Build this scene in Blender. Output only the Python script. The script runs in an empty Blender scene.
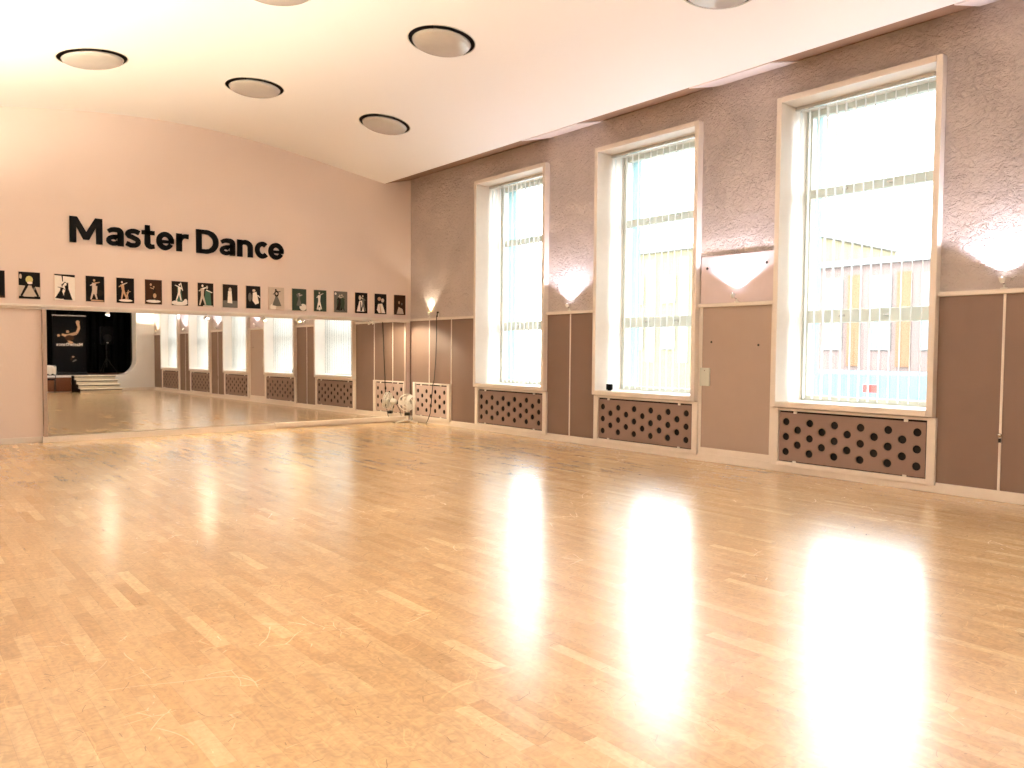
import bpy, bmesh, math, random
from mathutils import Vector, Matrix
random.seed(7)
PI = math.pi
sc = bpy.context.scene
C = sc.collection

# ------------------------------------------------------------------ camera
cd = bpy.data.cameras.new('camera'); cam = bpy.data.objects.new('camera', cd); C.objects.link(cam)
cd.sensor_width = 36.0; cd.lens = 772.2 / 1024 * 36.0; cd.clip_start = .05; cd.clip_end = 400
yaw, pitch, roll = math.radians(39.716), math.radians(-2.382), math.radians(.494)
fw = Vector((math.sin(yaw)*math.cos(pitch), math.cos(yaw)*math.cos(pitch), math.sin(pitch)))
rt = Vector((math.cos(yaw), -math.sin(yaw), 0)); up = rt.cross(fw)
r2 = rt*math.cos(roll) + up*math.sin(roll); u2 = -rt*math.sin(roll) + up*math.cos(roll)
m3 = Matrix((r2, u2, -fw)).transposed()
cam.matrix_world = Matrix.Translation((-8.35, -13.248, 1.4)) @ m3.to_4x4()
sc.camera = cam

# ------------------------------------------------------------------ world, exposure
sc.view_settings.view_transform = 'Standard'; sc.view_settings.look = 'None'
sc.view_settings.gamma = 1.0; sc.view_settings.use_curve_mapping = False
sc.view_settings.exposure = 1.3
SKY = 4.8
wd = bpy.data.worlds.new('overcast_sky'); sc.world = wd; wd.use_nodes = True
wb = wd.node_tree.nodes['Background']; wb.inputs[0].default_value = (.92, .97, 1.03, 1); wb.inputs[1].default_value = SKY

W_UP = 34.0    # cold uplights on the window wall
W_WARM = 240.0  # warm uplights on the left wall
W_SPOT = 26.0   # little spots over the mirror

# ------------------------------------------------------------------ materials
def lin(c):
    c = c/255.0
    return c/12.92 if c <= .04045 else ((c+.055)/1.055)**2.4
def rgb(r, g, b): return (lin(r), lin(g), lin(b), 1)
class NT:
    def __init__(s, name):
        s.m = bpy.data.materials.new(name); s.m.use_nodes = True
        s.t = s.m.node_tree; s.b = s.t.nodes['Principled BSDF']; s.out = s.t.nodes['Material Output']
    def n(s, typ, **kw):
        n = s.t.nodes.new(typ)
        for k, v in kw.items():
            if k.startswith('i_'):
                k = k[2:]; k = int(k) if k.isdigit() else k.replace('_', ' ')
                n.inputs[k].default_value = v
            else: setattr(n, k, v)
        return n
    def l(s, a, ao, b, bi): s.t.links.new(a.outputs[ao], b.inputs[bi])
    def math(s, op, a, b=None):
        n = s.t.nodes.new('ShaderNodeMath'); n.operation = op
        for i, x in enumerate((a, b)):
            if x is None: continue
            if isinstance(x, (int, float)): n.inputs[i].default_value = x
            else: s.t.links.new(x, n.inputs[i])
        return n.outputs[0]
def plain(name, col, rough=.6, metal=0., spec=.5, mott=.06, scale=6., bump=0., bscale=60., emit=None, es=0.):
    k = NT(name); b = k.b
    pos = k.n('ShaderNodeNewGeometry')
    nz = k.n('ShaderNodeTexNoise', i_Scale=scale, i_Detail=4.); k.l(pos, 'Position', nz, 'Vector')
    mr = k.n('ShaderNodeMapRange', i_3=1-mott, i_4=1+mott); k.l(nz, 0, mr, 0)
    hs = k.n('ShaderNodeHueSaturation'); hs.inputs['Color'].default_value = col
    k.l(mr, 0, hs, 'Value'); k.l(hs, 0, b, 'Base Color')
    b.inputs['Roughness'].default_value = rough; b.inputs['Metallic'].default_value = metal
    b.inputs['Specular IOR Level'].default_value = spec
    if bump:
        n2 = k.n('ShaderNodeTexNoise', i_Scale=bscale, i_Detail=5.); k.l(pos, 'Position', n2, 'Vector')
        bp = k.n('ShaderNodeBump', i_Strength=bump, i_Distance=.01); k.l(n2, 0, bp, 'Height'); k.l(bp, 0, b, 'Normal')
    if emit: b.inputs['Emission Color'].default_value = emit; b.inputs['Emission Strength'].default_value = es
    return k.m

M = {}
M['peach'] = plain('peach_wall_paint', rgb(236,219,210), .8, mott=.035, scale=1.4, bump=.15, bscale=25)
M['ceil'] = plain('ceiling_paint', rgb(246,244,242), .85, mott=.01, scale=.7)
M['white'] = plain('cream_gloss_paint', rgb(236,226,216), .35, mott=.05, scale=9)
M['whitewood'] = plain('white_window_paint', rgb(208,210,200), .4, mott=.03)
M['brown'] = plain('brown_board_paint', rgb(132,108,95), .55, mott=.07, scale=3, bump=.12, bscale=90)
M['taupe'] = plain('taupe_board_paint', rgb(178,158,145), .5, mott=.07, scale=2.2, bump=.08, bscale=30)
M['perf'] = plain('radiator_board', rgb(142,118,108), .5, mott=.06, scale=5)
M['black'] = plain('black_paint', (.004,.004,.005,1), .6, mott=.1, spec=.12)
M['cavshade'] = plain('painted_cavity_shade', (.01,.008,.007,1), .9)
M['blackfab'] = plain('black_curtain', (.005,.006,.006,1), .95, mott=.3, scale=3, spec=.1)
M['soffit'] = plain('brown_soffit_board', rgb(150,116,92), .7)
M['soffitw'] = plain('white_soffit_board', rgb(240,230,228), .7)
M['board'] = plain('white_reflector_board', rgb(222,206,208), .5)
M['turq'] = plain('turquoise_render', rgb(120,152,152), .7)
M['plaswhite'] = plain('white_plastic', rgb(238,234,226), .35)
M['chrome'] = plain('brushed_metal', (.6,.58,.55,1), .25, metal=1.)
M['dark'] = plain('dark_metal', (.03,.03,.03,1), .4, metal=.6)
M['edge'] = plain('print_edge', rgb(228,205,190), .5)
M['wood'] = plain('stage_wood', rgb(120,72,42), .45, mott=.2, scale=4)
M['stepw'] = plain('white_step_paint', rgb(236,222,198), .5)
M['asphalt'] = plain('asphalt', (.2,.2,.2,1), .9)
M['wellm'] = plain('painted_well_shade', rgb(60,44,34), .7)  # shade inside the lamp well, put into its dark colour
M['bulbw'] = plain('cold_bulb', (1,1,1,1), .4, emit=(.93,.92,1,1), es=30.)
M['bulby'] = plain('warm_bulb', (1,1,1,1), .4, emit=(1,.74,.32,1), es=30.)
M['lens'] = plain('lamp_glass', rgb(186,180,172), .09, mott=.05, scale=14, spec=1.)

def plaster():
    k = NT('rough_plaster'); b = k.b
    pos = k.n('ShaderNodeNewGeometry')
    n1 = k.n('ShaderNodeTexNoise', i_Scale=1.6, i_Detail=5.); k.l(pos,'Position',n1,'Vector')
    cr = k.n('ShaderNodeValToRGB'); k.l(n1,0,cr,0)
    cr.color_ramp.elements[0].position=.3; cr.color_ramp.elements[0].color=rgb(208,195,190)
    cr.color_ramp.elements[1].position=.7; cr.color_ramp.elements[1].color=rgb(222,209,204)
    k.l(cr,0,b,'Base Color'); b.inputs['Roughness'].default_value=.62
    mp = k.n('ShaderNodeMapping'); mp.inputs['Scale'].default_value=(1,1,1.25); k.l(pos,'Position',mp,'Vector')
    a = k.n('ShaderNodeTexNoise', i_Scale=15., i_Detail=7., i_Roughness=.62, i_Distortion=1.); k.l(mp,0,a,'Vector')
    v = k.n('ShaderNodeTexNoise', i_Scale=2.2, i_Detail=3.); k.l(mp,0,v,'Vector')
    s = k.math('MULTIPLY', a.outputs[0], v.outputs[0])
    bp = k.n('ShaderNodeBump', i_Strength=1.0, i_Distance=.14); k.t.links.new(s, bp.inputs['Height']); k.l(bp,0,b,'Normal')
    return k.m
M['plaster'] = plaster()

def floor_mat():
    k = NT('oak_strip_floor'); b = k.b
    pos = k.n('ShaderNodeNewGeometry'); sx = k.n('ShaderNodeSeparateXYZ'); k.l(pos,'Position',sx,0)
    X, Y = sx.outputs[0], sx.outputs[1]
    row = k.math('FLOOR', k.math('DIVIDE', X, .072))
    wn = k.n('ShaderNodeTexWhiteNoise', noise_dimensions='1D'); k.t.links.new(row, wn.inputs['W'])
    ln = k.math('ADD', k.math('MULTIPLY', wn.outputs[0], .18), .36)
    v = k.math('ADD', k.math('DIVIDE', Y, ln), k.math('MULTIPLY', wn.outputs[0], 37.3))
    col = k.math('FLOOR', v)
    cmb = k.n('ShaderNodeCombineXYZ'); k.t.links.new(row, cmb.inputs[0]); k.t.links.new(col, cmb.inputs[1])
    w2 = k.n('ShaderNodeTexWhiteNoise', noise_dimensions='2D'); k.l(cmb,0,w2,'Vector')
    cr = k.n('ShaderNodeValToRGB'); k.l(w2,0,cr,0); e = cr.color_ramp.elements
    e[0].position=0; e[0].color=rgb(206,168,120); e[1].position=1; e[1].color=rgb(238,206,158)
    for p_, c_ in ((.12,(215,177,128)),(.5,(220,184,136)),(.9,(225,190,143))):
        x = e.new(p_); x.color = rgb(*c_)
    # grain along the strips
    mp = k.n('ShaderNodeMapping'); mp.inputs['Scale'].default_value=(16,2.2,1); k.l(pos,'Position',mp,'Vector')
    addv = k.n('ShaderNodeVectorMath', operation='ADD'); k.l(mp,0,addv,0)
    sv = k.n('ShaderNodeVectorMath', operation='SCALE'); k.l(w2,'Color',sv,0); sv.inputs['Scale'].default_value=30; k.l(sv,0,addv,1)
    g = k.n('ShaderNodeTexNoise', i_Scale=1.6, i_Detail=6., i_Distortion=1.5); k.l(addv,0,g,'Vector')
    gm = k.n('ShaderNodeMapRange', i_1=.3, i_2=.7, i_3=.90, i_4=1.07); k.l(g,0,gm,0)
    # wear clouds
    cl = k.n('ShaderNodeTexNoise', i_Scale=.9, i_Detail=5.); k.l(pos,'Position',cl,'Vector')
    cm = k.n('ShaderNodeMapRange', i_1=.3, i_2=.7, i_3=.92, i_4=1.06); k.l(cl,0,cm,0)
    # curved scuffs: thin bands of a warped cell pattern
    def scuff(scale, off, width, maskscale, lo):
        m_ = k.n('ShaderNodeMapping'); m_.inputs['Location'].default_value=(off,off*.7,0); k.l(pos,'Position',m_,'Vector')
        wz = k.n('ShaderNodeTexNoise', i_Scale=scale*.8, i_Detail=1.); k.l(m_,0,wz,'Vector')
        ws = k.n('ShaderNodeVectorMath', operation='SCALE'); k.l(wz,'Color',ws,0); ws.inputs['Scale'].default_value=.9/scale
        wa = k.n('ShaderNodeVectorMath', operation='ADD'); k.l(m_,0,wa,0); k.l(ws,0,wa,1)
        vo = k.n('ShaderNodeTexVoronoi', feature='DISTANCE_TO_EDGE', voronoi_dimensions='2D', i_Scale=scale); k.l(wa,0,vo,'Vector')
        band = k.math('LESS_THAN', vo.outputs['Distance'], width)
        mk = k.n('ShaderNodeTexNoise', i_Scale=maskscale, i_Detail=4.); k.l(m_,0,mk,'Vector')
        return k.math('MULTIPLY', band, k.math('GREATER_THAN', mk.outputs[0], lo))
    dk = k.math('MAXIMUM', scuff(3.2, 3., .005, 6., .60), scuff(6.4, 9., .011, 9., .61))
    lt = k.math('MAXIMUM', scuff(2.6, 17., .005, 4., .56), k.math('MAXIMUM', scuff(4.1, 29., .010, 3.5, .57), scuff(1.6, 43., .004, 3., .53)))
    sp = k.n('ShaderNodeTexNoise', i_Scale=38., i_Detail=2.); k.l(pos,'Position',sp,'Vector')
    sp2 = k.n('ShaderNodeTexNoise', i_Scale=1.7, i_Detail=2.); k.l(pos,'Position',sp2,'Vector')
    spk = k.math('MULTIPLY', k.math('GREATER_THAN', sp.outputs[0], .72), k.math('GREATER_THAN', sp2.outputs[0], .48))
    dk = k.math('MAXIMUM', dk, spk)
    mo = k.n('ShaderNodeTexNoise', i_Scale=17., i_Detail=5., i_Distortion=2.2); k.l(pos,'Position',mo,'Vector')
    mm = k.n('ShaderNodeMapRange', i_1=.32, i_2=.68, i_3=.84, i_4=1.10); k.l(mo,0,mm,0)
    val = k.math('MULTIPLY', k.math('MULTIPLY', gm.outputs[0], cm.outputs[0]), mm.outputs[0])
    val = k.math('MULTIPLY', val, k.math('SUBTRACT', 1.0, k.math('MULTIPLY', dk, .42)))
    val = k.math('ADD', val, k.math('MULTIPLY', lt, .17))
    # seams
    fx = k.math('FRACT', k.math('DIVIDE', X, .072)); fy = k.math('FRACT', v)
    sm = k.math('MAXIMUM', k.math('LESS_THAN', fx, .025), k.math('LESS_THAN', fy, .006))
    val = k.math('MULTIPLY', val, k.math('SUBTRACT', 1.0, k.math('MULTIPLY', sm, .16)))
    hs = k.n('ShaderNodeHueSaturation'); k.l(cr,0,hs,'Color'); k.t.links.new(val, hs.inputs['Value'])
    k.l(hs,0,b,'Base Color')
    rg = k.n('ShaderNodeMapRange', i_1=.3, i_2=.75, i_3=.23, i_4=.27); k.l(cl,0,rg,0)
    rr = k.math('ADD', rg.outputs[0], k.math('MULTIPLY', lt, .02))
    k.t.links.new(rr, b.inputs['Roughness'])
    b.inputs['Coat Weight'].default_value=.75; b.inputs['Coat Roughness'].default_value=.225; b.inputs['Coat IOR'].default_value=1.6

    return k.m
M['floor'] = floor_mat()

def mirror_mat():
    k = NT('mirror_silver'); b = k.b
    b.inputs['Base Color'].default_value=(.86,.85,.82,1); b.inputs['Metallic'].default_value=1; b.inputs['Roughness'].default_value=.012
    return k.m
M['mirror'] = mirror_mat()
def glass_mat():
    k = NT('window_glass'); t = k.t; t.nodes.remove(k.b)
    tr = k.n('ShaderNodeBsdfTransparent'); tr.inputs[0].default_value=(.95,.98,.97,1)
    gl = k.n('ShaderNodeBsdfGlossy'); gl.inputs['Roughness'].default_value=.01
    fr = k.n('ShaderNodeLayerWeight'); fc = k.math('ADD', k.math('MULTIPLY', k.math('POWER', fr.outputs['Facing'], 5.0), .85), .05)
    mx = k.n('ShaderNodeMixShader'); k.t.links.new(fc, mx.inputs[0]); k.l(tr,0,mx,1); k.l(gl,0,mx,2); k.l(mx,0,k.out,0)
    return k.m
M['glass'] = glass_mat()
def slat_mat():
    k = NT('blind_fabric'); t = k.t; t.nodes.remove(k.b)
    d = k.n('ShaderNodeBsdfDiffuse'); d.inputs[0].default_value=(.66,.64,.60,1)
    tr = k.n('ShaderNodeBsdfTranslucent'); tr.inputs[0].default_value=(.95,.95,.92,1)
    geo = k.n('ShaderNodeNewGeometry'); nz = k.n('ShaderNodeTexNoise', i_Scale=200.); k.l(geo,'Position',nz,'Vector')
    mr = k.n('ShaderNodeMapRange', i_3=.42, i_4=.5); k.l(nz,0,mr,0)
    mx = k.n('ShaderNodeMixShader'); k.l(mr,0,mx,0); k.l(d,0,mx,1); k.l(tr,0,mx,2); k.l(mx,0,k.out,0)
    return k.m
M['slat'] = slat_mat()
M['slatshade'] = plain('painted_slat_shade', (.16,.16,.155,1), .8)  # darkened slat edges, painted so slats read grey against the bright sky
def flat(name, col, rough=.45): return plain(name, col, rough, mott=.08, scale=30, spec=.15)
P_ = {n: flat('print_'+n, rgb(*c)) for n, c in dict(black=(16,12,12), dark=(38,30,24), green=(58,72,60), grey=(112,108,102), pale=(206,190,176), white=(244,236,228), tan=(196,160,128), brown=(60,38,24), teal=(74,108,92), skin=(214,176,140), blonde=(214,208,140)).items()}

# ------------------------------------------------------------------ mesh helpers
class MB:
    def __init__(s): s.b = bmesh.new(); s.mi = 0
    def _t(s, vs, fs):
        for f in fs: f.material_index = s.mi
        return vs
    def box(s, x0,x1,y0,y1,z0,z1, bev=0):
        x0,x1=sorted((x0,x1)); y0,y1=sorted((y0,y1)); z0,z1=sorted((z0,z1))
        v=[s.b.verts.new(p) for p in ((x0,y0,z0),(x1,y0,z0),(x1,y1,z0),(x0,y1,z0),(x0,y0,z1),(x1,y0,z1),(x1,y1,z1),(x0,y1,z1))]
        fs=[s.b.faces.new([v[i] for i in q]) for q in ((3,2,1,0),(4,5,6,7),(0,1,5,4),(1,2,6,5),(2,3,7,6),(3,0,4,7))]
        for f in fs: f.material_index=s.mi
        if bev:
            es=list({e for f in fs for e in f.edges})
            r=bmesh.ops.bevel(s.b,geom=es,offset=bev,segments=2,affect='EDGES',profile=.5)
            for f in r['faces']: f.material_index=s.mi
        return v
    def prism(s, pts, d0, d1, axis='y'):
        """closed polygon of (a,b) extruded along axis"""
        def P(a,b,d):
            return {'y':(a,d,b),'x':(d,a,b),'z':(a,b,d)}[axis]
        lo=[s.b.verts.new(P(a,b,d0)) for a,b in pts]; hi=[s.b.verts.new(P(a,b,d1)) for a,b in pts]
        n=len(pts); fs=[s.b.faces.new(lo), s.b.faces.new(hi[::-1])]
        for i in range(n): fs.append(s.b.faces.new([lo[i],hi[i],hi[(i+1)%n],lo[(i+1)%n]]))
        for f in fs: f.material_index=s.mi
    def tube(s, pts, r, n=10, closed=False):
        pts=[Vector(p) for p in pts]; rings=[]; N=len(pts)
        rad=r if isinstance(r,(list,tuple)) else [r]*N
        prev=None
        for i,p in enumerate(pts):
            if closed: d=(pts[(i+1)%N]-pts[i-1])
            else: d=pts[min(i+1,N-1)]-pts[max(i-1,0)]
            d.normalize()
            if prev is None:
                a=Vector((0,0,1)) if abs(d.z)<.9 else Vector((1,0,0)); x=d.cross(a).normalized()
            else: x=(prev-d*prev.dot(d)).normalized()
            prev=x; y=d.cross(x)
            rings.append([s.b.verts.new(p+(x*math.cos(2*PI*k/n)+y*math.sin(2*PI*k/n))*rad[i]) for k in range(n)])
        R=range(N) if closed else range(N-1)
        for i in R:
            a,b_=rings[i],rings[(i+1)%N]
            for k in range(n):
                f=s.b.faces.new([a[k],a[(k+1)%n],b_[(k+1)%n],b_[k]]); f.material_index=s.mi; f.smooth=True
        if not closed:
            for q in (rings[0][::-1],rings[-1]):
                f=s.b.faces.new(q); f.material_index=s.mi
    def lathe(s, prof, o=(0,0,0), ax=(0,0,1), n=32):
        """profile [(r,h)] turned about ax through o"""
        ax=Vector(ax).normalized(); o=Vector(o)
        a=Vector((1,0,0)) if abs(ax.x)<.9 else Vector((0,1,0)); x=ax.cross(a).normalized(); y=ax.cross(x)
        rings=[]
        for r,h in prof:
            if r<1e-6: rings.append([s.b.verts.new(o+ax*h)])
            else: rings.append([s.b.verts.new(o+ax*h+(x*math.cos(2*PI*k/n)+y*math.sin(2*PI*k/n))*r) for k in range(n)])
        for i in range(len(rings)-1):
            a_,b_=rings[i],rings[i+1]
            for k in range(n):
                k2=(k+1)%n
                if len(a_)==1 and len(b_)==1: continue
                if len(a_)==1: q=[a_[0],b_[k2],b_[k]]
                elif len(b_)==1: q=[a_[k],a_[k2],b_[0]]
                else: q=[a_[k],a_[k2],b_[k2],b_[k]]
                f=s.b.faces.new(q); f.material_index=s.mi; f.smooth=True
    def stroke(s, path, w, d0, d1, axis='y', cap=0):
        """a flat thick line along path, extruded"""
        P=[Vector(p) for p in path]; L=[];R_=[]
        W=w if isinstance(w,(list,tuple)) else [w]*len(P)
        for i,p in enumerate(P):
            d0_=(P[i]-P[i-1]).normalized() if i>0 else (P[1]-P[0]).normalized()
            d1_=(P[i+1]-P[i]).normalized() if i<len(P)-1 else d0_
            t=(d0_+d1_).normalized(); nrm=Vector((-t.y,t.x)); c=max(.5,nrm.dot(Vector((-d0_.y,d0_.x))))
            L.append(p+nrm*W[i]/2/c); R_.append(p-nrm*W[i]/2/c)
        for i in range(len(P)-1):
            s.prism([tuple(L[i]),tuple(R_[i]),tuple(R_[i+1]),tuple(L[i+1])],d0,d1,axis)
    def holed(s, outer, holes, d0, d1, axis='x'):
        """plate with holes: outline + hole outlines, triangulated and given thickness"""
        def P(a,b,d): return {'y':(a,d,b),'x':(d,a,b),'z':(a,b,d)}[axis]
        t=bmesh.new(); es=[]
        for lp in [outer]+holes:
            v=[t.verts.new(P(a,b,d0)) for a,b in lp]
            es+=[t.edges.new((v[i],v[(i+1)%len(v)])) for i in range(len(v))]
        bmesh.ops.triangle_fill(t,use_beauty=True,use_dissolve=False,edges=es,normal={'x':(1,0,0),'y':(0,1,0),'z':(0,0,1)}[axis])
        ex=bmesh.ops.extrude_face_region(t,geom=list(t.faces))
        off=Vector(P(0,0,d1-d0)) 
        bmesh.ops.translate(t,verts=[g for g in ex['geom'] if isinstance(g,bmesh.types.BMVert)],vec=off)
        bmesh.ops.recalc_face_normals(t,faces=t.faces)
        me=bpy.data.meshes.new('tmp'); t.to_mesh(me); t.free()
        n0=len(s.b.faces); s.b.from_mesh(me); bpy.data.meshes.remove(me)
        s.b.faces.ensure_lookup_table()
        for f in s.b.faces[n0:]: f.material_index=s.mi
    def obj(s, name, mats, parent=None, loc=None, kind=None, recalc=True):
        if recalc: bmesh.ops.recalc_face_normals(s.b,faces=s.b.faces)
        me=bpy.data.meshes.new(name); s.b.to_mesh(me); s.b.free()
        for m in (mats if isinstance(mats,(list,tuple)) else [mats]): me.materials.append(m)
        o=bpy.data.objects.new(name,me); C.objects.link(o)
        if parent: o.parent=parent
        if loc: o.location=loc
        if kind: o['kind']=kind
        return o
def tag(o,label,cat,group=None):
    o['label']=label; o['category']=cat
    if group: o['group']=group
    return o
def thing(name,label,cat,loc=(0,0,0),rz=0,group=None):
    o=bpy.data.objects.new(name,None); C.objects.link(o); o.location=loc; o.rotation_euler=(0,0,rz); o.empty_display_size=.1
    return tag(o,label,cat,group)
def kids(o): return [c for c in bpy.data.objects if c.parent==o]
def copy_tree(o,parent=None):
    c=o.copy(); C.objects.link(c); c.parent=parent
    for k_ in kids(o): copy_tree(k_,c)
    return c
def B(name,x0,x1,y0,y1,z0,z1,mat,parent=None,bev=0,kind=None):
    m=MB(); m.box(x0,x1,y0,y1,z0,z1,bev); return m.obj(name,mat,parent,kind=kind)

XL=-8.72; YR=-16.9; TH=.85   # left wall, stage wall, window wall thickness
WIN=[(-2.22,-4.09),(-5.17,-7.03),(-8.14,-9.97),(-11.10,-12.95),(-14.05,-15.90)]
ZB,ZT=.775,4.40               # casing outer bottom and top

# ------------------------------------------------------------------ the room shell
m=MB(); m.box(XL-.3,TH,YR-.2,.4,-.2,0); m.obj('floor',M['floor'],kind='structure')

m=MB()   # window wall with five openings
g=.05
edges=[.4]+[v for w in WIN for v in (w[0]-g,w[1]+g)]+[YR-.5]
for i in range(0,len(edges),2): m.box(0,TH,edges[i+1],edges[i],-.2,5.4)
for a,b in WIN:
    m.box(0,TH,b+g,a-g,-.2,ZB+g); m.box(0,TH,b+g,a-g,ZT-g,5.4)
wr=m.obj('wall_right',M['plaster'],kind='structure')
B('wall_back',XL-.3,0,0,.4,-.2,5.4,M['peach'],kind='structure')
B('wall_left',XL-.4,XL,YR-.5,.4,-.2,5.4,M['peach'],kind='structure')

def rrect(x0,x1,z0,z1,r,n=10):
    p=[]
    for cx,cz,a0 in ((x1-r,z1-r,0),(x0+r,z1-r,90),(x0+r,z0+r,180),(x1-r,z0+r,270)):
        for i in range(n+1):
            a=math.radians(a0+90*i/n); p.append((cx+r*math.cos(a),cz+r*math.sin(a)))
    return p
SX0,SX1,SZ0,SZ1=-8.0,-.62,.56,3.7
m=MB(); m.holed([(XL,-.2),(0,-.2),(0,5.4),(XL,5.4)],[rrect(SX0,SX1,SZ0,SZ1,.55)],YR,YR-.55,'y')
m.obj('wall_front',M['ceil'],kind='structure')
B('floor_stage',XL,0,YR-3.6,YR-.55,.3,SZ0,M['wood'],kind='structure')
B('wall_stage_back',XL,0,YR-3.7,YR-3.6,.3,4.4,M['black'],kind='structure')
B('wall_stage_left',XL-.1,XL,YR-3.6,YR-.55,.3,4.4,M['black'],kind='structure')
B('wall_stage_right',0,.1,YR-3.6,YR-.55,.3,4.4,M['black'],kind='structure')
B('ceiling_stage',XL,0,YR-3.6,YR-.55,4.4,4.5,M['black'],kind='structure')
m=MB(); m.box(SX0,-2.72,YR,YR+.03,.02,.5); m.obj('trim_7',M['wood'],kind='structure')

# arched ceiling
def zc(x):
    t=(x+4.36)/3.76
    return 5.06-(.60*t*t-.18*t**4)
m=MB(); NC=160; xs=[-.6-7.52*i/NC for i in range(NC+1)]
pts=[(x,zc(x)) for x in xs]+[(x,zc(x)+.12) for x in xs[::-1]]
v0=[m.b.verts.new((a,.1,b)) for a,b in pts]; v1=[m.b.verts.new((a,YR-.05,b)) for a,b in pts]
n=len(pts)
for i in range(NC):
    for q in ((v0[i],v0[i+1],v1[i+1],v1[i]),(v0[n-1-i],v0[n-2-i],v1[n-2-i],v1[n-1-i])):
        f=m.b.faces.new(q)
for a,b in ((0,n-1),(NC,NC+1)): m.b.faces.new((v0[a],v0[b],v1[b],v1[a]))
m.b.faces.new(v0); m.b.faces.new(v1)
ceil=m.obj('ceiling',M['ceil'],kind='structure')
CLAMPS=[(-6.2,-2.62),(-4.15,-2.52),(-2.2,-2.73),(-3.17,-5.68),(-5.12,-5.62),(-2.12,-8.75)]
RW=.388
def cang(x): return math.atan((zc(x+.01)-zc(x-.01))/.02)
m=MB()
for x,y in CLAMPS:
    a_=cang(x); m.lathe([(0,-.25),(RW,-.25),(RW,.45),(0,.45)],(x,y,zc(x)),(-math.sin(a_),0,math.cos(a_)),64)
cut=m.obj('cutter',M['ceil'])
bo=ceil.modifiers.new('wells','BOOLEAN'); bo.operation='DIFFERENCE'; bo.object=cut; bo.solver='EXACT'
bpy.context.view_layer.update()
me_=bpy.data.meshes.new_from_object(ceil.evaluated_get(bpy.context.evaluated_depsgraph_get()))
ceil.modifiers.clear(); ceil.data=me_; bpy.data.objects.remove(cut)
print('CEIL',len(me_.polygons))
# sloping boards between ceiling edge and wall: white over the piers, brown over the windows
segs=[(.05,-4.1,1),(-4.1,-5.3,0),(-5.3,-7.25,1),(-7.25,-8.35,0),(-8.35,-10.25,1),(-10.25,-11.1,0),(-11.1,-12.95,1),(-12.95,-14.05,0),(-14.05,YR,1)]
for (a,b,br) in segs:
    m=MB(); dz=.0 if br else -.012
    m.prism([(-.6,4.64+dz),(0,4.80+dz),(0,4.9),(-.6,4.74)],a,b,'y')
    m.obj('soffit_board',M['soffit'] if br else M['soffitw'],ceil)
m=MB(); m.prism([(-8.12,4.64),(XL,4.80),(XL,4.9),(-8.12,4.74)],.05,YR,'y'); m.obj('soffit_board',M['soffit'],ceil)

# ------------------------------------------------------------------ skirtings, rails, wainscot
PROT=.1
m=MB(); m.box(-.03,0,YR,0,0,.105,.006); m.obj('baseboard_right',M['white'],kind='structure')
m=MB(); m.box(XL,XL+.03,YR,0,0,.105,.006); m.obj('baseboard_left',M['white'],kind='structure')
m=MB(); m.box(XL+.03,-6.42,-.03,0,0,.085,.004); m.box(-6.42,-2.87,-.115,0,.0,.088,.004); m.box(-2.862,-.1,-.1,0,.028,.102,.004); m.box(-2.862,-.12,-.06,0,0,.03)
m.obj('baseboard_back',M['white'],kind='structure')
m=MB(); m.box(-1.2,-.03,YR,YR+.03,0,.1,.004); m.obj('baseboard_front',M['white'],kind='structure')
ni=0
for a,b in [(0,-2.22),(-4.09,-5.17),(-7.03,-8.14),(-9.97,-11.10),(-12.95,-14.05),(-15.90,YR)]:
    ni+=1; m=MB(); m.box(-.05,0,b,a,1.995,2.04,.006); m.obj('trim_%d'%ni,M['white'],kind='structure')
m=MB(); m.box(XL,-.05,-.09,0,1.998,2.035,.006); m.box(XL,-.05,-.055,0,1.965,1.998,.004); m.obj('trim_8',M['white'],kind='structure')
m=MB(); m.box(XL,XL+.05,YR,0,1.995,2.04,.006); m.obj('trim_9',M['white'],kind='structure')

def wains(a,b,mat):
    m=MB(); m.box(-.012,0,b,a,.105,1.995,.002); return m.obj('wainscot_board',mat,wr)
gap=.011
for ys,mat in [([0,-.70,-1.435,-2.22],M['brown']),([-4.09,-4.616,-5.17],M['brown']),([-7.03,-8.14],M['taupe']),([-9.97,-10.56,-11.10],M['brown']),([-12.95,-13.5,-14.05],M['brown']),([-15.90,YR],M['brown'])]:
    for i in range(len(ys)-1):
        wains(ys[i],ys[i+1],mat)
        if i>0:
            B('batten',-.02,0,ys[i]-gap,ys[i]+gap,.105,1.995,M['white'],wr,.002)
m=MB(); m.box(-.024,0,-7.08,-8.14,.105,.18,.003); m.box(-.02,0,-7.03,-7.085,.105,1.995,.003); m.box(-.02,0,-8.085,-8.14,.105,1.995,.003)
m.obj('panel_surround',M['white'],wr)
m=MB(); m.box(XL,XL+.012,YR,0,.105,1.995); m.obj('wainscot_board',M['brown'],bpy.data.objects['wall_left'])

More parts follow.
